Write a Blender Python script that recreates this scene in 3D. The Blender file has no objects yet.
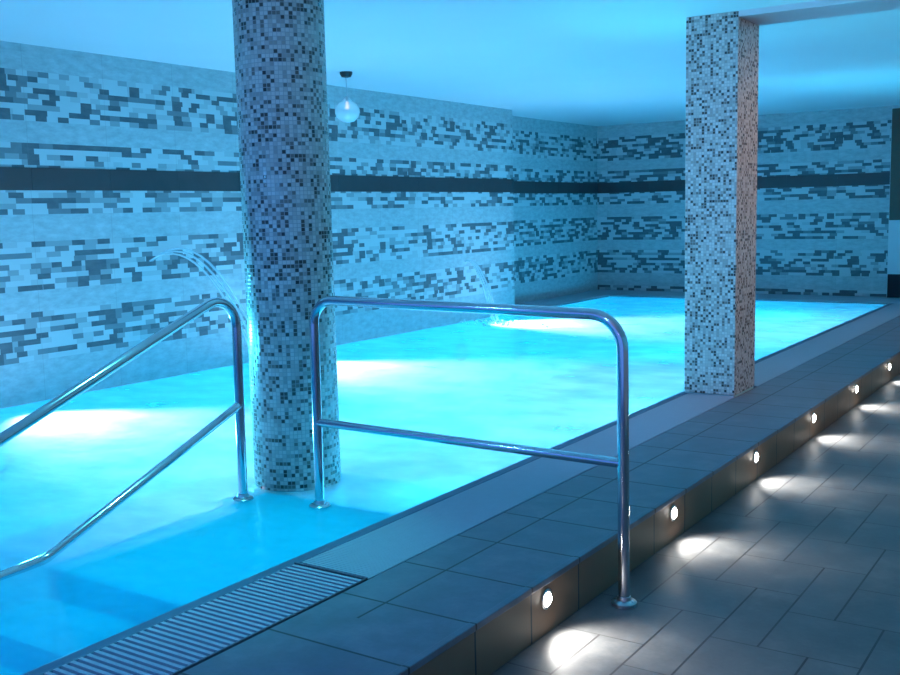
import bpy, bmesh, math, random
from mathutils import Vector, Matrix
random.seed(7)
sc = bpy.context.scene
C = sc.collection
PI = math.pi

# ---------------------------------------------------------------- dimensions
XL, YC, XR, YB = -4.44, 12.465, -4.905, 16.10      # left wall, its end, recessed wall, back wall
ZC, ZW, ZF = 2.75, -0.03, -0.22                    # ceiling, water, lower floor
XG, XC, XT = 0.38, 0.972, 0.584                    # grating edge, curb face, deck joint
YN = -1.6                                          # near end of everything
PB = -1.05                                         # pool bottom

# ---------------------------------------------------------------- node helper
class NT:
    def __init__(s, name):
        s.mat = bpy.data.materials.new(name); s.mat.use_nodes = True
        s.t = s.mat.node_tree; s.t.nodes.clear()
        s.out = s.t.nodes.new('ShaderNodeOutputMaterial')
    def n(s, typ, **kw):
        nd = s.t.nodes.new(typ)
        for k, v in kw.items(): setattr(nd, k, v)
        return nd
    def put(s, sock, v):
        if isinstance(v, bpy.types.NodeSocket): s.t.links.new(v, sock)
        elif v is not None: sock.default_value = v
    def m(s, op, a, b=None, c=None):
        nd = s.n('ShaderNodeMath', operation=op)
        s.put(nd.inputs[0], a)
        if b is not None: s.put(nd.inputs[1], b)
        if c is not None: s.put(nd.inputs[2], c)
        return nd.outputs[0]
    def pos(s):
        nd = s.n('ShaderNodeNewGeometry'); sp = s.n('ShaderNodeSeparateXYZ')
        s.t.links.new(nd.outputs['Position'], sp.inputs[0])
        return nd.outputs['Position'], sp.outputs[0], sp.outputs[1], sp.outputs[2]
    def vec(s, x, y, z=0.0):
        nd = s.n('ShaderNodeCombineXYZ')
        s.put(nd.inputs[0], x); s.put(nd.inputs[1], y); s.put(nd.inputs[2], z)
        return nd.outputs[0]
    def white(s, v):
        nd = s.n('ShaderNodeTexWhiteNoise', noise_dimensions='3D'); s.put(nd.inputs['Vector'], v)
        return nd.outputs['Value']
    def noise(s, v, scale, detail=3.0, rough=.55):
        nd = s.n('ShaderNodeTexNoise'); s.put(nd.inputs['Vector'], v)
        nd.inputs['Scale'].default_value = scale; nd.inputs['Detail'].default_value = detail
        nd.inputs['Roughness'].default_value = rough
        return nd.outputs[0]
    def ramp(s, f, stops, const=False):
        nd = s.n('ShaderNodeValToRGB'); r = nd.color_ramp
        if const: r.interpolation = 'CONSTANT'
        while len(r.elements) < len(stops): r.elements.new(1.0)
        for e, (p, c) in zip(r.elements, stops):
            e.position = p; e.color = (c[0], c[1], c[2], 1)
        s.put(nd.inputs[0], f)
        return nd.outputs[0]
    def mix(s, f, a, b, blend='MIX'):
        nd = s.n('ShaderNodeMix', data_type='RGBA', blend_type=blend)
        s.put(nd.inputs[0], f)
        for i, v in ((6, a), (7, b)):
            if isinstance(v, tuple): v = (v[0], v[1], v[2], 1)
            s.put(nd.inputs[i], v)
        return nd.outputs[2]
    def bump(s, h, strength=.3, dist=.002):
        nd = s.n('ShaderNodeBump'); s.put(nd.inputs['Height'], h)
        nd.inputs['Strength'].default_value = strength; nd.inputs['Distance'].default_value = dist
        return nd.outputs[0]
    def bsdf(s, col, rough=.5, metal=0.0, normal=None, spec=.5):
        b = s.n('ShaderNodeBsdfPrincipled')
        if isinstance(col, tuple): col = (col[0], col[1], col[2], 1)
        s.put(b.inputs['Base Color'], col); s.put(b.inputs['Roughness'], rough)
        b.inputs['Metallic'].default_value = metal
        b.inputs['Specular IOR Level'].default_value = spec
        if normal is not None: s.put(b.inputs['Normal'], normal)
        s.t.links.new(b.outputs[0], s.out.inputs[0])
        return b

def plain(name, col, rough=.5, metal=0.0, nscale=0, namp=.12):
    s = NT(name)
    if nscale:
        p, *_ = s.pos()
        f = s.noise(p, nscale)
        c = s.mix(f, tuple(v*(1-namp) for v in col), tuple(min(1, v*(1+namp)) for v in col))
        s.bsdf(c, rough, metal)
    else: s.bsdf(col, rough, metal)
    return s.mat

def stone_wall(name, axis, low=False):
    s = NT(name); p, x, y, z = s.pos()
    u = y if axis == 'y' else x
    RH = .0425
    zr = s.m('DIVIDE', z, RH); row = s.m('FLOOR', zr)
    zc = s.m('MULTIPLY', s.m('ADD', row, .5), RH)
    bands = [(.30, .68), (.87, 1.245), (1.46, 1.99), (2.18, 2.56)]
    if low: bands.append((-.2, .09))
    mask = None
    for a, b in bands:
        k = s.m('MULTIPLY', s.m('GREATER_THAN', zc, a), s.m('LESS_THAN', zc, b))
        mask = k if mask is None else s.m('ADD', mask, k)
    rr = s.white(s.vec(row, 3.3, 1.7))
    ln = s.m('MULTIPLY_ADD', rr, .06, .08)
    uc = s.m('ADD', s.m('DIVIDE', u, ln), s.m('MULTIPLY', rr, 37.0))
    cell = s.m('FLOOR', uc)
    r = s.m('SUBTRACT', s.white(s.vec(cell, row, 5.1)), s.m('MULTIPLY', s.m('FLOORED_MODULO', row, 2.0), .20))
    # taller blocks two courses high laid here and there
    row2 = s.m('FLOOR', s.m('DIVIDE', s.m('ADD', z, .0425), RH*2))
    r2 = s.white(s.vec(row2, 8.3, 2.2))
    uc2 = s.m('ADD', s.m('DIVIDE', u, .105), s.m('MULTIPLY', r2, 11.0))
    cell2 = s.m('FLOOR', uc2)
    big = s.white(s.vec(cell2, row2, 9.9))
    isbig = s.m('GREATER_THAN', big, .93)
    vein = s.noise(s.vec(s.m('MULTIPLY', u, 1.0), s.m('MULTIPLY', z, 2.2), 0.0), 9.0, 5.0, .62)
    vein2 = s.noise(s.vec(u, z, 4.0), 1.3, 2.0)
    light = s.ramp(vein, [(.25, (.30, .34, .36)), (.55, (.42, .48, .50)), (.8, (.54, .60, .62))])
    light = s.mix(s.m('MULTIPLY', vein2, .25), light, (.36, .36, .35))
    DK = (.04, .055, .075)
    blk = s.ramp(r, [(0, (.50, .55, .57)), (.30, (.40, .45, .47)), (.38 if low else .46, (.26, .30, .32)), (.48 if low else .58, (.13, .155, .175)), (.58 if low else .72, DK)], True)
    blk = s.mix(isbig, blk, (.05, .06, .08))
    blk = s.mix(s.m('MULTIPLY', vein, .35), blk, (.4, .39, .38))
    col = s.mix(mask, light, blk)
    # tile joints
    fj = s.m('FRACT', s.m('DIVIDE', s.m('ADD', u, .245), .745))
    j = s.m('LESS_THAN', fj, .007)
    col = s.mix(s.m('MULTIPLY', j, .3), col, (.2, .2, .2))
    # relief
    hb = s.m('MULTIPLY', mask, s.m('ADD', r, s.m('MULTIPLY', isbig, .5)))
    h = s.m('ADD', s.m('MULTIPLY', hb, .8), s.m('MULTIPLY', vein, .35))
    s.bsdf(col, .55, 0, s.bump(h, .5, .006), .35)
    return s.mat

def mosaic(name):
    s = NT(name)
    uv = s.n('ShaderNodeUVMap', uv_map='UVMap'); sp = s.n('ShaderNodeSeparateXYZ')
    s.t.links.new(uv.outputs[0], sp.inputs[0]); u, v = sp.outputs[0], sp.outputs[1]
    cu, cv = s.m('FLOOR', u), s.m('FLOOR', v)
    r = s.white(s.vec(cu, cv, 3.1)); rb = s.white(s.vec(cu, cv, 8.7))
    patch = s.noise(s.vec(s.m('MULTIPLY', cu, .09), s.m('MULTIPLY', cv, .09), 0.0), 1.6, 2.0)
    r = s.m('ADD', r, s.m('MULTIPLY', s.m('SUBTRACT', patch, .5), .45))
    col = s.ramp(r, [(0, (.72, .68, .65)), (.33, (.58, .54, .51)), (.58, (.42, .38, .36)), (.74, (.19, .16, .15)), (.86, (.05, .038, .04))], True)
    col = s.mix(s.m('MULTIPLY', rb, .22), col, (.45, .34, .25))
    fu, fv = s.m('FRACT', u), s.m('FRACT', v)
    du = s.m('MINIMUM', fu, s.m('SUBTRACT', 1.0, fu)); dv = s.m('MINIMUM', fv, s.m('SUBTRACT', 1.0, fv))
    d = s.m('MINIMUM', du, dv)
    g = s.m('LESS_THAN', d, .07)
    col = s.mix(g, col, (.40, .38, .37))
    h = s.m('MULTIPLY', s.m('MINIMUM', d, .12), 8.0)
    s.bsdf(col, s.m('MULTIPLY_ADD', g, .5, .22), 0, s.bump(h, .5, .002), .5)
    return s.mat

def deck_mat(name, tint=None):
    s = NT(name); p, x, y, z = s.pos()
    fy = s.m('FRACT', s.m('DIVIDE', s.m('SUBTRACT', y, 2.45), .392)); cy = s.m('FLOOR', s.m('DIVIDE', s.m('SUBTRACT', y, 2.45), .392))
    j1 = s.m('MAXIMUM', s.m('LESS_THAN', fy, .013), s.m('GREATER_THAN', fy, .987))
    jx = s.m('MULTIPLY', s.m('LESS_THAN', s.m('ABSOLUTE', s.m('SUBTRACT', x, XT)), .005), s.m('GREATER_THAN', y, 2.68))
    jx = s.m('MULTIPLY', jx, s.m('GREATER_THAN', z, -.01))
    jn = s.m('MAXIMUM', j1, jx)
    side = s.m('GREATER_THAN', x, XT)
    rt = s.white(s.vec(cy, side, 1.0))
    n1 = s.noise(p, 5.0, 6.0, .65)
    n2 = s.noise(p, 60.0, 3.0)
    base = s.ramp(n1, [(.28, (.085, .10, .125)), (.5, (.125, .145, .18)), (.72, (.19, .21, .245))])
    base = s.mix(s.m('MULTIPLY', rt, .3), base, (.10, .115, .14))
    base = s.mix(s.m('MULTIPLY', n2, .25), base, (.20, .22, .25))
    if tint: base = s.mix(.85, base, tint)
    col = s.mix(jn, base, (.035, .033, .035))
    h = s.m('SUBTRACT', s.m('MULTIPLY', n1, .4), jn)
    h = s.m('ADD', h, s.m('MULTIPLY', n2, .2))
    s.bsdf(col, s.m('MULTIPLY_ADD', n1, .25, .36), 0, s.bump(h, .55, .003), .45)
    return s.mat

def floor_mat(name):
    s = NT(name); p, x, y, z = s.pos()
    W = .1815; PER = 1.365; ST = .39
    kx = s.m('DIVIDE', s.m('SUBTRACT', x, 1.328), W)
    k = s.m('ROUND', kx)
    dx = s.m('MULTIPLY', s.m('ABSOLUTE', s.m('SUBTRACT', kx, k)), W)
    ph = s.m('FLOORED_MODULO', s.m('SUBTRACT', s.m('SUBTRACT', y, 4.22 - ST), s.m('MULTIPLY', k, ST)), PER)
    ja = s.m('MULTIPLY', s.m('LESS_THAN', dx, .0042), s.m('GREATER_THAN', ph, ST))
    c = s.m('FLOOR', kx)
    phc = s.m('FLOORED_MODULO', s.m('SUBTRACT', s.m('SUBTRACT', y, 4.22 - ST), s.m('MULTIPLY', c, ST)), PER)
    jb = None
    for t in (0.0, ST, 2*ST, PER):
        q = s.m('LESS_THAN', s.m('ABSOLUTE', s.m('SUBTRACT', phc, t)), .0036)
        jb = q if jb is None else s.m('MAXIMUM', jb, q)
    jn = s.m('MAXIMUM', ja, s.m('MULTIPLY', jb, .75))
    inb = s.m('LESS_THAN', phc, ST)
    rt = s.white(s.vec(s.m('ADD', c, s.m('MULTIPLY', inb, .5)), s.m('FLOOR', s.m('DIVIDE', phc, ST)), 2.0))
    n1 = s.noise(p, 4.0, 6.0, .68); n2 = s.noise(p, 45.0, 4.0)
    base = s.ramp(n1, [(.30, (.04, .042, .048)), (.5, (.085, .088, .09)), (.70, (.16, .16, .155))])
    base = s.mix(s.m('MULTIPLY', rt, .28), base, (.14, .13, .13))
    base = s.mix(s.m('MULTIPLY', n2, .3), base, (.16, .16, .155))
    col = s.mix(jn, base, (.03, .028, .03))
    h = s.m('SUBTRACT', s.m('MULTIPLY', n1, .5), jn)
    h = s.m('ADD', h, s.m('MULTIPLY', n2, .25))
    s.bsdf(col, s.m('MULTIPLY_ADD', n1, .3, .34), 0, s.bump(h, .6, .003), .45)
    return s.mat

def water_mat():
    s = NT('pool_water'); p, x, y, z = s.pos()
    w1 = s.noise(s.vec(s.m('MULTIPLY', x, 1.0), s.m('MULTIPLY', y, 1.5), 0.0), 2.2, 3.0, .5)
    w2 = s.noise(s.vec(x, y, 3.0), 9.0, 2.0, .5)
    nrm = s.bump(s.m('ADD', w1, s.m('MULTIPLY', w2, .25)), .5, .03)
    tr = s.n('ShaderNodeBsdfTransparent'); tr.inputs[0].default_value = (.04, .84, .97, 1)
    tl = s.n('ShaderNodeBsdfTranslucent'); tl.inputs[0].default_value = (.29, .86, .97, 1)
    s.put(tl.inputs['Normal'], nrm)
    gl = s.n('ShaderNodeBsdfGlossy'); gl.inputs['Roughness'].default_value = .12; gl.inputs[0].default_value = (1, 1, 1, 1)
    s.put(gl.inputs['Normal'], nrm)
    fr = s.n('ShaderNodeFresnel'); fr.inputs['IOR'].default_value = 1.33
    s.put(fr.inputs['Normal'], nrm)
    m1 = s.n('ShaderNodeMixShader')
    s.put(m1.inputs[0], s.m('MULTIPLY_ADD', w1, .4, .15)); s.t.links.new(tr.outputs[0], m1.inputs[1]); s.t.links.new(tl.outputs[0], m1.inputs[2])
    m2 = s.n('ShaderNodeMixShader')
    s.put(m2.inputs[0], s.m('MULTIPLY', fr.outputs[0], .3)); s.t.links.new(m1.outputs[0], m2.inputs[1]); s.t.links.new(gl.outputs[0], m2.inputs[2])
    s.t.links.new(m2.outputs[0], s.out.inputs[0])
    return s.mat

def clear_mat(name, tint, amount, rough=.05):
    s = NT(name)
    tr = s.n('ShaderNodeBsdfTransparent')
    gl = s.n('ShaderNodeBsdfPrincipled'); gl.inputs['Base Color'].default_value = (*tint, 1); gl.inputs['Roughness'].default_value = rough
    m = s.n('ShaderNodeMixShader'); m.inputs[0].default_value = amount
    s.t.links.new(tr.outputs[0], m.inputs[1]); s.t.links.new(gl.outputs[0], m.inputs[2]); s.t.links.new(m.outputs[0], s.out.inputs[0])
    return s.mat

def emit(name, col, st):
    s = NT(name); e = s.n('ShaderNodeEmission'); e.inputs[0].default_value = (*col, 1); e.inputs[1].default_value = st
    s.t.links.new(e.outputs[0], s.out.inputs[0]); return s.mat

M = dict(
    wall_l=stone_wall('stone_wall_left', 'y'), wall_b=stone_wall('stone_wall_back', 'x', True),
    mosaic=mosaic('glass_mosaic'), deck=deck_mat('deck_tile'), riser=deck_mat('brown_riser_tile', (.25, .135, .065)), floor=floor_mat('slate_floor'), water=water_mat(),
    ceil=plain('ceiling_paint', (.74, .74, .76), .8, 0, 1.2, .03),
    plaster=plain('plaster', (.6, .6, .62), .8, 0, 3, .05),
    lining=plain('pool_lining', (.55, .83, .86), .5, 0, 2, .05),
    lip=plain('pool_lip', (.07, .12, .19), .45),
    slat=plain('grating_plastic', (.33, .37, .43), .45, 0, 20, .06),
    frame=plain('grating_frame', (.10, .11, .13), .5),
    gutter=plain('gutter_dark', (.01, .012, .02), .8),
    chrome=plain('polished_steel', (.62, .64, .68), .12, 1.0),
    steel=plain('brushed_steel', (.55, .57, .6), .28, 1.0),
    band=plain('dark_band_tile', (.055, .045, .05), .35, 0, 6, .2),
    joint=plain('band_joint', (.3, .28, .28), .6),
    wood=plain('dark_wood', (.10, .065, .045), .5, 0, 8, .25),
    dark=plain('black_plastic', (.015, .015, .02), .4),
    glass=clear_mat('lamp_glass', (.8, .97, 1.0), .6, .05),
    jet=clear_mat('water_stream', (.85, .95, 1.0), .35, .1),
    foam=clear_mat('white_foam', (.9, .97, 1.0), .7, .4),
    led=emit('led_lens', (1.0, .95, .88), 60),
    pool_lens=emit('pool_lens', (.6, .9, 1.0), 1.2),
    bulb=emit('warm_bulb', (1.0, .85, .7), 1.5),
)

# ---------------------------------------------------------------- mesh helpers
def link(name, bm, mat, parent=None, smooth=False):
    me = bpy.data.meshes.new(name)
    bmesh.ops.recalc_face_normals(bm, faces=bm.faces[:])
    bm.to_mesh(me); bm.free()
    if smooth:
        me.shade_smooth()
        try: me.set_sharp_from_angle(angle=math.radians(40))
        except Exception: pass
    mats = mat if isinstance(mat, (list, tuple)) else [mat]
    for m in mats: me.materials.append(m)
    o = bpy.data.objects.new(name, me); C.objects.link(o)
    if parent: o.parent = parent
    return o
def box(bm, a, b, bev=0, mi=0):
    r = bmesh.ops.create_cube(bm, size=1)
    c = [(a[i]+b[i])/2 for i in range(3)]; d = [abs(b[i]-a[i]) for i in range(3)]
    for v in r['verts']: v.co = Vector((c[0]+v.co.x*d[0], c[1]+v.co.y*d[1], c[2]+v.co.z*d[2]))
    if bev:
        es = {e for v in r['verts'] for e in v.link_edges}
        bmesh.ops.bevel(bm, geom=list(es), offset=bev, segments=2, profile=.5, affect='EDGES')
    return bm
def bxo(name, a, b, mat, parent=None, bev=0, kind=None):
    o = link(name, box(bmesh.new(), a, b, bev), mat, parent)
    if kind: o['kind'] = kind
    return o
def lathe(bm, prof, seg=32, at=(0, 0, 0), rot=None):
    """profile [(r,z)] turned round z, moved to `at`"""
    rings = []
    R = rot or Matrix.Identity(3)
    for r, z in prof:
        if r < 1e-6: rings.append([bm.verts.new(Vector(at)+R@Vector((0, 0, z)))])
        else: rings.append([bm.verts.new(Vector(at)+R@Vector((r*math.cos(2*PI*i/seg), r*math.sin(2*PI*i/seg), z))) for i in range(seg)])
    for A, B in zip(rings, rings[1:]):
        for i in range(seg):
            j = (i+1) % seg
            if len(A) == 1 and len(B) == 1: continue
            if len(A) == 1: bm.faces.new((A[0], B[i], B[j]))
            elif len(B) == 1: bm.faces.new((A[i], A[j], B[0]))
            else: bm.faces.new((A[i], A[j], B[j], B[i]))
    return bm
def tube(bm, pts, r, seg=16, caps=True):
    pts = [Vector(p) for p in pts]; rings = []
    t0 = (pts[1]-pts[0]).normalized()
    up = Vector((0, 0, 1)) if abs(t0.z) < .9 else Vector((1, 0, 0))
    n = t0.cross(up).normalized()
    for i, p in enumerate(pts):
        if i == 0: t = t0
        elif i == len(pts)-1: t = (pts[-1]-pts[-2]).normalized()
        else: t = ((pts[i+1]-p).normalized()+(p-pts[i-1]).normalized()).normalized()
        n = (n - t*n.dot(t)).normalized(); b = t.cross(n)
        rr = r[i] if isinstance(r, (list, tuple)) else r
        rings.append([bm.verts.new(p+n*rr*math.cos(2*PI*k/seg)+b*rr*math.sin(2*PI*k/seg)) for k in range(seg)])
    for A, B in zip(rings, rings[1:]):
        for k in range(seg): bm.faces.new((A[k], A[(k+1) % seg], B[(k+1) % seg], B[k]))
    if caps: bm.faces.new(rings[0][::-1]); bm.faces.new(rings[-1])
    return bm
def fillet(pts, rad, n=10):
    """round the inner corners of a polyline"""
    pts = [Vector(p) for p in pts]; out = [pts[0]]
    if not isinstance(rad, (list, tuple)): rad = [rad]*(len(pts)-2)
    for i in range(1, len(pts)-1):
        p, a, b = pts[i], (pts[i-1]-pts[i]).normalized(), (pts[i+1]-pts[i]).normalized()
        ang = a.angle(b); d = rad[i-1]/math.tan(ang/2)
        c = p+(a+b).normalized()*(rad[i-1]/math.sin(ang/2))
        s, e = p+a*d-c, p+b*d-c
        tot = s.angle(e)
        for k in range(n+1):
            t = k/n
            v = (s*math.sin((1-t)*tot)+e*math.sin(t*tot))/math.sin(tot)
            out.append(c+v)
    out.append(pts[-1]); return out
def thing(name, label, cat, loc=(0, 0, 0), group=None):
    o = bpy.data.objects.new(name, None); C.objects.link(o); o.location = loc
    o.empty_display_size = .1
    o['label'] = label; o['category'] = cat
    if group: o['group'] = group
    return o
def tag(o, label, cat, group=None, kind=None):
    o['label'] = label; o['category'] = cat
    if group: o['group'] = group
    if kind: o['kind'] = kind
    return o
def S(o): o['kind'] = 'structure'; return o

# ---------------------------------------------------------------- the room
def walls():
    w = S(bxo('wall_left', (XL-.3, YN, PB-.1), (XL, YC, ZC), M['wall_l']))
    bm = bmesh.new(); box(bm, (XR-.3, YC-.2, -.6), (XR, YB, ZC))
    S(link('wall_recess', bm, M['wall_l']))
    S(bxo('wall_back', (XR-.3, YB, -.6), (-.245, YB+.3, ZC), M['wall_b']))
    # lower part, right of the tiled back wall: plaster pier with a dark base and a wooden board above
    S(bxo('wall_back_return', (-.245, 16.02, -.25), (6.0, YB+.3, ZC), M['plaster']))
    S(bxo('wall_right', (6.0, YN, -.3), (6.2, YB+.3, ZC), M['plaster']))
    S(bxo('floor', (XC-.004, YN, ZF-.1), (6.0, 16.02, ZF), M['floor']))
    S(bxo('ceiling', (XR-.3, YN, ZC), (6.2, YB+.3, ZC+.2), M['ceil']))
    # dark tile course on each wall: slabs with joints
    def course(name, ax, fixed, out, a, b, first, step, mat=None):
        bm = bmesh.new(); y = first
        if ax == 'y': box(bm, (fixed, a, 1.633), (fixed+out*.8, b, 1.807))
        else: box(bm, (a, fixed, 1.633), (b, fixed+out*.8, 1.807))
        while y > a: y -= step
        while y < b:
            lo, hi = max(a, y+.003), min(b, y+step-.003)
            if hi-lo > .02:
                if ax == 'y': box(bm, (fixed, lo, 1.632), (fixed+out, hi, 1.808), .002)
                else: box(bm, (lo, fixed, 1.632), (hi, fixed+out, 1.808), .002)
            y += step
        return S(link(name, bm, M['band']))
    course('trim_1', 'y', XL, .012, YN, YC, 4.977, .745)
    course('trim_2', 'y', XR, .012, YC, YB-.012, 4.977, .745)
    course('trim_3', 'x', YB, -.012, XR, -.245, -.245, .745)
    # soffit strip running right from the square pillar
    S(bxo('ceiling_beam', (.3645, 7.375, ZC-.04), (6.0, 7.85, ZC), M['ceil']))
walls()
bd = bxo('wall_board', (-.235, 15.985, 1.12), (.6, 16.019, 2.70), M['wood'], bev=.006)
tag(bd, 'tall dark brown wooden board fixed high on the wall right of the stone tiles', 'board')
bb = S(bxo('baseboard_back', (-.235, 16.0, 0), (2.2, 16.019, .34), M['gutter']))

# ---------------------------------------------------------------- pool
def pool():
    bm = bmesh.new()
    x0, x1, x2, y0, y1 = XL, -4.27, -.02, YN, 15.2
    # bottom, right side, back, left side, recess ledge sides
    def q(*p): bm.faces.new([bm.verts.new(v) for v in p])
    q((x0, y0, PB), (x2, y0, PB), (x2, y1, PB), (x0, y1, PB))
    q((x2, y0, PB), (x2, y1, PB), (x2, y1, -.06), (x2, y0, -.06))
    q((x0, y1, PB), (x2, y1, PB), (x2, y1, -.01), (x0, y1, -.01))
    q((x0+.004, y0, PB), (x0+.004, YC, PB), (x0+.004, YC, -.035), (x0+.004, y0, -.035))
    q((x1, YC, PB), (x1, y1, PB), (x1, y1, -.01), (x1, YC, -.01))
    q((x0, YC, PB), (x1, YC, PB), (x1, YC, -.01), (x0, YC, -.01))
    q((x0, y0, PB), (x2, y0, PB), (x2, y0, -.01), (x0, y0, -.01))
    me = bpy.data.meshes.new('pool_basin'); bm.to_mesh(me); bm.free(); me.materials.append(M['lining'])
    o = bpy.data.objects.new('pool_basin', me); C.objects.link(o); S(o)
    # coping along the recess wall and the back wall
    bm = bmesh.new()
    box(bm, (XR, YC+.001, -.028), (x1, YB, 0), .004)
    box(bm, (x1+.0, y1, -.028), (XG, YB, 0), .004)
    S(link('pool_coping', bm, M['slat']))
    # rounded lip of the right side
    bm = bmesh.new()
    box(bm, (-.054, y0, -.11), (.010, y1, -.006), .008)
    S(link('pool_lip', bm, M['lip']))
    # gutter channel below the gratings
    S(bxo('gutter_channel', (.006, y0, -.5), (XG, y1, -.04), M['gutter']))
    # surface: a grid with gentle swell
    bm = bmesh.new(); nx, ny = 60, 220
    def zz(x, y): return ZW + .0025*math.sin(3.1*x+1.7*y)+.002*math.sin(5.3*y-2.1*x+1)+.0015*math.sin(9*x+7*y)
    g = [[None]*(ny+1) for _ in range(nx+1)]
    for i in range(nx+1):
        for j in range(ny+1):
            x = x0+.006+(x2-.03-x0)*i/nx; y = y0+.002+(y1-.004-y0)*j/ny
            g[i][j] = bm.verts.new((x, y, zz(x, y)))
    for i in range(nx):
        for j in range(ny):
            f = bm.faces.new((g[i][j], g[i+1][j], g[i+1][j+1], g[i][j+1])); f.smooth = True
            cx, cy = f.calc_center_median()[:2]
            if cy > YC+.05 and cx < x1-.02: bm.faces.remove(f)
    me = bpy.data.meshes.new('pool_water'); bm.to_mesh(me); bm.free(); me.materials.append(M['water'])
    o = bpy.data.objects.new('pool_water', me); C.objects.link(o)
    tag(o, 'glowing turquoise pool water filling the basin beside the tiled deck', 'water', kind='stuff')
    # entry platform and steps going down towards the viewer
    bm = bmesh.new()
    box(bm, (-.93, 2.515, PB), (-.0625, 3.84, -.043), .006)
    for k in range(5):
        z = -.155-.1*k; box(bm, (-.93, 2.515-.36*(k+1), PB), (-.0625, 2.515-.36*k+.01, z), .006)
    S(link('pool_steps', bm, M['lining']))
pool()

# deck between gutter and curb
bm = bmesh.new()
box(bm, (XG+.004, YN, -.5), (XC-.012, 16.0, -.002))
S(link('pool_deck', bm, M['deck']))
bm = bmesh.new(); box(bm, (XC-.03, YN, -.026), (XC, 16.0, 0), .004)
S(link('curb_nosing', bm, M['deck']))
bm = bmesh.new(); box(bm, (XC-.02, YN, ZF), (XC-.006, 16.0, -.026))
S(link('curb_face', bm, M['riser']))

# ---------------------------------------------------------------- gratings
def grating(name, y0, y1, pitch, w, ztop, label, frame=True):
    t = thing(name, label, 'drain grating', (.19, (y0+y1)/2, 0), 'drain gratings along the pool edge')
    off = Vector((-.19, -(y0+y1)/2, 0))
    bm = bmesh.new(); y = y0+.012
    while y+w < y1-.006:
        box(bm, (.026, y, ztop-.022), (XG-.008, y+w, ztop)); y += pitch
    bmesh.ops.translate(bm, verts=bm.verts[:], vec=off)
    link('slats', bm, M['slat'], t)
    bm = bmesh.new()
    box(bm, (.020, y0, ztop-.04), (.026, y1, ztop-.02)); box(bm, (XG-.010, y0, ztop-.04), (XG-.002, y1, ztop-.001))
    box(bm, (.008, y1-.008, ztop-.04), (XG-.002, y1, ztop-.001))
    for xx in (.10, .19, .28): box(bm, (xx-.004, y0, ztop-.04), (xx+.004, y1, ztop-.024))
    bmesh.ops.translate(bm, verts=bm.verts[:], vec=off)
    link('frame', bm, M['frame'] if frame else M['slat'], t)
grating('drain_grating', YN, 3.0, .0305, .0155, .004, 'coarse slatted white drain grating in the foreground beside the pool steps')
grating('drain_grating', 3.004, 7.36, .0165, .0125, 0, 'fine slatted pale drain grating between the coarse grating and the square pillar', False)
grating('drain_grating', 7.868, 15.19, .0165, .0125, 0, 'fine slatted pale drain grating beyond the square pillar towards the back wall', False)

# ---------------------------------------------------------------- columns
def uvbox(name, a, b, t=.0205):
    bm = bmesh.new(); box(bm, a, b, .004); uv = bm.loops.layers.uv.new('UVMap')
    for f in bm.faces:
        n = f.normal if f.normal.length > 0 else Vector((0, 0, 1)); f.normal_update(); n = f.normal
        for l in f.loops:
            c = l.vert.co
            if abs(n.y) >= abs(n.x): l[uv].uv = ((c.x-a[0])/t, c.z/t)
            else: l[uv].uv = ((c.y-a[1])/t+50, c.z/t)
    return link(name, bm, M['mosaic'])
bxp = uvbox('square_pillar', (-.022, 7.375, .001), (.364, 7.85, ZC-.0005))
tag(bxp, 'square mosaic tiled pillar standing at the pool edge on the deck side', 'column')
bxo('pillar_foot', (-.02, 7.385, -.3), (.36, 7.84, .001), M['lining'])['kind'] = 'structure'

CX, CY, CR = -.955, 4.085, .233
bm = bmesh.new(); uv = bm.loops.layers.uv.new('UVMap'); seg = 72; t = 2*PI*CR/round(2*PI*CR/.0205); nz = 12
for i in range(seg):
    a0, a1 = 2*PI*i/seg, 2*PI*(i+1)/seg
    z0, z1 = -.05, ZC-.0005
    vs = [bm.verts.new((CR*math.cos(a), CR*math.sin(a), z)) for a, z in ((a0, z0), (a1, z0), (a1, z1), (a0, z1))]
    f = bm.faces.new(vs); f.smooth = True
    for l, (a, z) in zip(f.loops, ((a0, z0), (a1, z0), (a1, z1), (a0, z1))): l[uv].uv = (a*CR/t, z/.0205)
bmesh.ops.remove_doubles(bm, verts=bm.verts[:], dist=1e-5)
# top and bottom rings
bmesh.ops.holes_fill(bm, edges=[e for e in bm.edges if e.is_boundary], sides=200)
me = bpy.data.meshes.new('round_column'); bm.to_mesh(me); bm.free(); me.materials.append(M['mosaic'])
col = bpy.data.objects.new('round_column', me); C.objects.link(col); col.location = (CX, CY, 0)
tag(col, 'thick round mosaic tiled column rising out of the pool water to the ceiling', 'column')
S(link('column_plinth', lathe(bmesh.new(), [(0, PB), (.25, PB), (.25, -.062), (.235, -.05), (0, -.05)], 48, (CX, CY, 0)), M['lining'], None, True))

# ---------------------------------------------------------------- handrails
RT = .0235
def flange(parent, x, y, z, r=.052):
    bm = lathe(bmesh.new(), [(RT, .0), (r, 0), (r, .012), (r-.006, .018), (RT+.006, .022), (RT+.004, .036), (RT-.001, .038)], 32, (x, y, z))
    o = link('flange', bm, M['steel'], parent, True)
    s = link('screw', lathe(bmesh.new(), [(0, 0), (.006, 0), (.006, .003), (0, .0045)], 10, (x+.037, y-.01, z+.0185)), M['chrome'], o, True)
    s2 = link('screw', lathe(bmesh.new(), [(0, 0), (.006, 0), (.006, .003), (0, .0045)], 10, (x-.03, y-.025, z+.0185)), M['chrome'], o, True)
    return o
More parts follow.
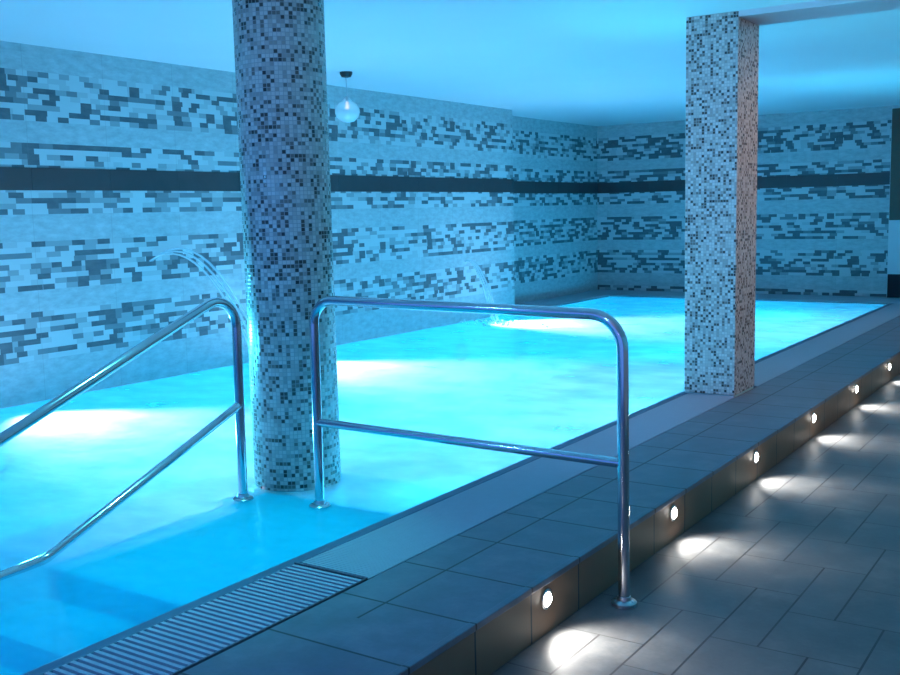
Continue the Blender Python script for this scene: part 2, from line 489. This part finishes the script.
# across the deck
hy = 3.765
t = thing('handrail', 'polished steel handrail crossing the deck from the pool platform to the lower floor', 'handrail', (1.103, hy, ZF), 'polished steel pool handrails')
o = Vector((-1.103, -hy, -ZF))
path = fillet([(1.103, hy, ZF+.004), (1.098, hy, .972), (-.515, hy, .990), (-.523, hy, -.052)], [.14, .12])
link('tube_frame', tube(bmesh.new(), [Vector(p)+o for p in path], RT), M['chrome'], t, True)
link('crossbar', tube(bmesh.new(), [Vector(p)+o for p in ((1.100, hy, .372), (-.520, hy, .388))], RT*.86), M['chrome'], t, True)
f = flange(t, *(Vector((1.103, hy, ZF+.001))+o)); f = flange(t, *(Vector((-.523, hy, -.042))+o))
# down the steps
lx = -.951; 
t = thing('handrail', 'polished steel handrail sloping down the pool steps left of the round column', 'handrail', (lx, 3.665, -.054), 'polished steel pool handrails')
o = Vector((-lx, -3.665, .054))
path = fillet([(lx, 3.665, -.052), (lx, 3.68, 1.045), (lx, 1.75, .30), (lx, 1.75, -.55)], [.135, .1])
link('tube_frame', tube(bmesh.new(), [Vector(p)+o for p in path], RT), M['chrome'], t, True)
path = fillet([(lx, 3.672, .452), (lx, 2.52, -.005), (lx, 1.75, -.05)], [.12])
link('lower_rail', tube(bmesh.new(), [Vector(p)+o for p in path], RT*.9), M['chrome'], t, True)
flange(t, *(Vector((lx, 3.665, -.042))+o))
# a corner block of the platform carries this post
S(bxo('platform_corner', (-1.02, 3.56, PB), (-.925, 3.84, -.043), M['lining']))

# ---------------------------------------------------------------- step lights
def rotx(): return Matrix.Rotation(PI/2, 3, 'Y')
def spot(name, loc, direction, energy, color, size, blend, rad, parent=None):
    l = bpy.data.lights.new(name, 'SPOT'); l.energy = energy; l.color = color; l.spot_size = math.radians(size); l.spot_blend = blend; l.shadow_soft_size = rad
    ob = bpy.data.objects.new(name, l); C.objects.link(ob); ob.location = loc
    ob.rotation_euler = Vector(direction).to_track_quat('-Z', 'Y').to_euler()
    if parent: ob.parent = parent
    return ob
places = ['in front of the handrail foot, largest and closest', 'just beyond the handrail foot, second closest', 'below the base of the square pillar, third closest',
          'fourth closest, right of the pillar base', 'fifth closest, small towards the right', 'farthest one in the picture, by the right edge']
for i in range(-2, 9):
    y = 3.354+1.2946*i; z = -.085
    lab = 'bright round step light in the curb ' + (places[i] if 0 <= i < 6 else 'outside the picture')
    t = thing('step_light', lab, 'step light', (XC-.006, y, z), 'step lights along the curb')
    link('bezel', lathe(bmesh.new(), [(.028, 0), (.040, 0), (.040, .003), (.036, .006), (.029, .0055), (.028, 0)], 28, (0, 0, 0), rotx()), M['steel'], t, True)
    link('lens', lathe(bmesh.new(), [(0, .0015), (.028, .0015), (.028, .005), (.02, .012), (0, .014)], 24, (0, 0, 0), rotx()), M['led'], t, True)
    spot('step_spot', (.016, 0, 0), (1, 0, -.62), 45, (1.0, .96, .90), 118, 1.0, .018, t)

# ---------------------------------------------------------------- ceiling pendant
px, py = -3.66, 7.95
t = thing('pendant_lamp', 'small pendant lamp with dark cap and clear glass globe under the ceiling', 'lamp', (px, py, ZC))
link('ceiling_cap', lathe(bmesh.new(), [(0, 0), (.062, 0), (.060, -.02), (.045, -.048), (.012, -.055), (0, -.055)], 28), M['dark'], t, True)
link('stem', tube(bmesh.new(), [(0, 0, -.05), (0, 0, -.26)], .006, 10), M['steel'], t, True)
D = -.055
link('collar', lathe(bmesh.new(), [(r_, z_+D) for r_, z_ in [(0, -.18), (.02, -.185), (.045, -.215), (.05, -.225), (0, -.225)]], 28), M['steel'], t, True)
link('glass_globe', lathe(bmesh.new(), [(r_, z_+D) for r_, z_ in [(.05, -.22), (.09, -.245), (.118, -.29), (.122, -.33), (.105, -.38), (.065, -.415), (0, -.43)]], 36), M['glass'], t, True)
link('bulb', lathe(bmesh.new(), [(r_, z_+D) for r_, z_ in [(0, -.225), (.013, -.23), (.014, -.255), (.022, -.275), (.018, -.295), (0, -.302)]], 16), M['bulb'], t, True)

# ---------------------------------------------------------------- water jets falling from the wall
def jet(start, end, rise, label, n=3, spread=.05):
    t = thing('water_jet', label, 'water jet', end, 'water jets falling into the pool')
    s, e = Vector(start), Vector(end)
    for k in range(n):
        o = (k-(n-1)/2)*spread; pts = []
        for i in range(15):
            u = i/14
            pts.append(Vector((s.x+(e.x-s.x)*u, s.y+(e.y-s.y)*u+o*(.3+u), s.z+(e.z-s.z)*u*u+rise*4*u*(1-u)*(.8+.15*k)))-e)
        link('stream', tube(bmesh.new(), pts, [.008+.006*i/14 for i in range(15)], 8), M['jet'], t, True)
    return t
jet((XL+.01, 11.2, .75), (-3.9, 11.05, ZW+.016), .05, 'thin water jet falling into the brightly lit far patch of pool')
jet((XL+.01, 6.1, 1.02), (-3.9, 6.9, ZW+.016), .2, 'thin arched water jet against the stone wall left of the round column')
bm = bmesh.new()
for k in range(130):
    a = random.uniform(0, 2*PI); d = abs(random.gauss(0, .16)); r = random.uniform(.006, .022)
    bmesh.ops.create_icosphere(bm, subdivisions=1, radius=r, matrix=Matrix.Translation((-3.8+d*1.9*math.cos(a), 11.0+d*math.sin(a), ZW+.022+random.uniform(0, .02))) @ Matrix.Diagonal((1.5, 1, .6, 1)))
tag(link('splash_foam', bm, M['foam'], None, True), 'white splashing foam where the far jet hits the pool water', 'foam', kind='stuff')

# ---------------------------------------------------------------- underwater lights
def pool_light(loc, d, energy, size, col=(.62, .95, 1.0), label='', vis=True):
    t = thing('underwater_light', label, 'pool light', loc, 'underwater pool lights')
    R = Vector((d[0], 0, 0)).to_track_quat('Z', 'Y').to_matrix()
    link('rim', lathe(bmesh.new(), [(.085, 0), (.12, 0), (.12, .008), (.11, .014), (.086, .012), (.085, 0)], 32, (0, 0, 0), R), M['steel'], t, True)
    link('lens', lathe(bmesh.new(), [(0, .004), (.085, .004), (.08, .012), (0, .02)], 32, (0, 0, 0), R), M['pool_lens'], t, True)
    spot('pool_spot', (d[0]*.05, 0, 0), d, energy, col, size, .9, .07, t)
for i, y in enumerate((4.5, 7.25, 11.05)):
    pool_light((XL+.005, y, -.42), (1, (0, 0, .22)[i], .20), (2400, 3600, 3800)[i], 70, (1.0, .62, .82), label='round underwater light in the left wall, ' + ('nearest', 'behind the round column', 'farthest, below the water jet')[i])
for i, y in enumerate((.8, 5.6, 9.6, 13.2)):  # hidden lights added to spread cyan through the water and up the walls
    pool_light((-.021, y, -.66), (-1, 0, -.3), (340, 340, 340, 480)[i], 150, (.01, .56, 1.0), label='added unseen fill light in the deck side of the pool, ' + ('near the steps', 'before the square pillar', 'beyond the square pillar', 'by the back wall')[i])

# ---------------------------------------------------------------- ambient: blue world fill added through the open end
w = bpy.data.worlds.new('ambient_fill'); sc.world = w; w.use_nodes = True
bgn = w.node_tree.nodes['Background']; bgn.inputs[0].default_value = (.13, .34, 1.0, 1); bgn.inputs[1].default_value = 1.0
# warm ceiling downlights above the walkway
for x, y in ((3.6, 8.0), (3.6, 13.0)):
    t = thing('ceiling_downlight', 'small warm recessed downlight over the walkway, outside the picture', 'lamp', (x, y, ZC), 'walkway downlights')
    link('rim', lathe(bmesh.new(), [(.045, 0), (.065, 0), (.06, -.006), (.045, -.004), (.045, 0)], 28), M['steel'], t, True)
    link('lens', lathe(bmesh.new(), [(0, -.002), (.045, -.002), (.03, -.006), (0, -.007)], 24), M['bulb'], t, True)
    spot('down_spot', (0, 0, -.03), (-.55, 0, -1), 5, (1.0, .66, .38), 120, 1, .05, t)

# blue fill lights added out of view over the near end of the pool
for x, y, d in ((-1.6, .6, (.15, .5, -1)), (.8, .3, (-.1, .9, -1))):
    t = thing('fill_downlight', 'added blue fill light over the near end of the pool, outside the picture', 'lamp', (x, y, ZC), 'added blue fill lights')
    link('rim', lathe(bmesh.new(), [(.045, 0), (.065, 0), (.06, -.006), (.045, -.004), (.045, 0)], 28), M['steel'], t, True)
    link('lens', lathe(bmesh.new(), [(0, -.002), (.045, -.002), (.03, -.006), (0, -.007)], 24), M['pool_lens'], t, True)
    spot('down_spot', (0, 0, -.03), d, 115, (.08, .40, 1.0), 140, 1, .05, t)

t = thing('fill_downlight', 'added cyan fill light straight above the pool steps, outside the picture', 'lamp', (-.3, 3.2, ZC))  # unseen fill added to brighten the platform and steps
link('rim', lathe(bmesh.new(), [(.045, 0), (.065, 0), (.06, -.006), (.045, -.004), (.045, 0)], 28), M['steel'], t, True)
link('lens', lathe(bmesh.new(), [(0, -.002), (.045, -.002), (.03, -.006), (0, -.007)], 24), M['pool_lens'], t, True)
spot('down_spot', (0, 0, -.03), (-.08, -.12, -1), 190, (.08, .80, .86), 56, .8, .03, t)
t = thing('fill_spotlight', 'added lavender fill light aimed along the deck at the square pillar, outside the picture', 'lamp', (.6, 2.6, ZC))  # fill added out of view to lift the pillar front
link('housing', lathe(bmesh.new(), [(0, 0), (.05, 0), (.05, -.07), (.04, -.08), (.036, -.06), (0, -.06)], 28), M['steel'], t, True)
spot('lavender_fill', (0, 0, -.09), (-.12, 1, -.42), 270, (.38, .50, 1.0), 64, 1, .05, t)
# unseen fill light added behind the viewer to tint the ceiling lavender
t = thing('fill_uplighter', 'added fill light on a stand behind the viewer, outside the picture', 'lamp', (1.9, -1.0, ZF))
link('base', lathe(bmesh.new(), [(0, 0), (.14, 0), (.14, .015), (.02, .03), (0, .03)], 32), M['steel'], t, True)
link('pole', tube(bmesh.new(), [(0, 0, .03), (0, 0, 1.75)], .013, 12), M['steel'], t, True)
link('bowl', lathe(bmesh.new(), [(0, 1.74), (.05, 1.745), (.12, 1.80), (.14, 1.84), (.13, 1.84), (.11, 1.81), (0, 1.76)], 32), M['steel'], t, True)
spot('uplight', (0, 0, 1.86), (-.12, 1, .42), 150, (.80, .50, .95), 70, 1, .06, t)
# unseen warm fill added to wash the side of the square pillar and the curb
for x, y, d, e in ((2.25, 8.0, (-1, -.1, -.8), 95), (2.6, 12.0, (-1, 0, -1.35), 90)):
    t = thing('warm_fill', 'added warm fill light over the walkway, outside the picture', 'lamp', (x, y, ZC), 'added warm fill lights')
    link('housing', lathe(bmesh.new(), [(0, 0), (.05, 0), (.05, -.07), (.04, -.08), (.036, -.06), (0, -.06)], 28), M['steel'], t, True)
    spot('warm_spot', (0, 0, -.09), d, e, (1.0, .42, .10), 96, 1, .04, t)

# ---------------------------------------------------------------- camera
cam = bpy.data.cameras.new('camera'); co = bpy.data.objects.new('camera', cam); C.objects.link(co)
ya, pi_, ro = [math.radians(v) for v in (33.773, 7.001, -1.3093)]
F = Vector((-math.sin(ya)*math.cos(pi_), math.cos(ya)*math.cos(pi_), -math.sin(pi_)))
Rt = Vector((math.cos(ya), math.sin(ya), 0)); U = Rt.cross(F)
r2 = math.cos(ro)*Rt+math.sin(ro)*U; u2 = -math.sin(ro)*Rt+math.cos(ro)*U
co.matrix_world = Matrix(((r2.x, u2.x, -F.x, 2.7916), (r2.y, u2.y, -F.y, 0), (r2.z, u2.z, -F.z, 1.4), (0, 0, 0, 1)))
cam.sensor_width = 36; cam.lens = 1032.27/900*36; cam.clip_start = .05
sc.camera = co
sc.view_settings.view_transform = 'Standard'; sc.view_settings.look = 'None'
sc.view_settings.gamma = 1; sc.view_settings.exposure = 0; sc.view_settings.use_curve_mapping = False
sc.cycles.max_bounces = 8; sc.cycles.diffuse_bounces = 5; sc.cycles.transparent_max_bounces = 12
sc.cycles.sample_clamp_indirect = 8
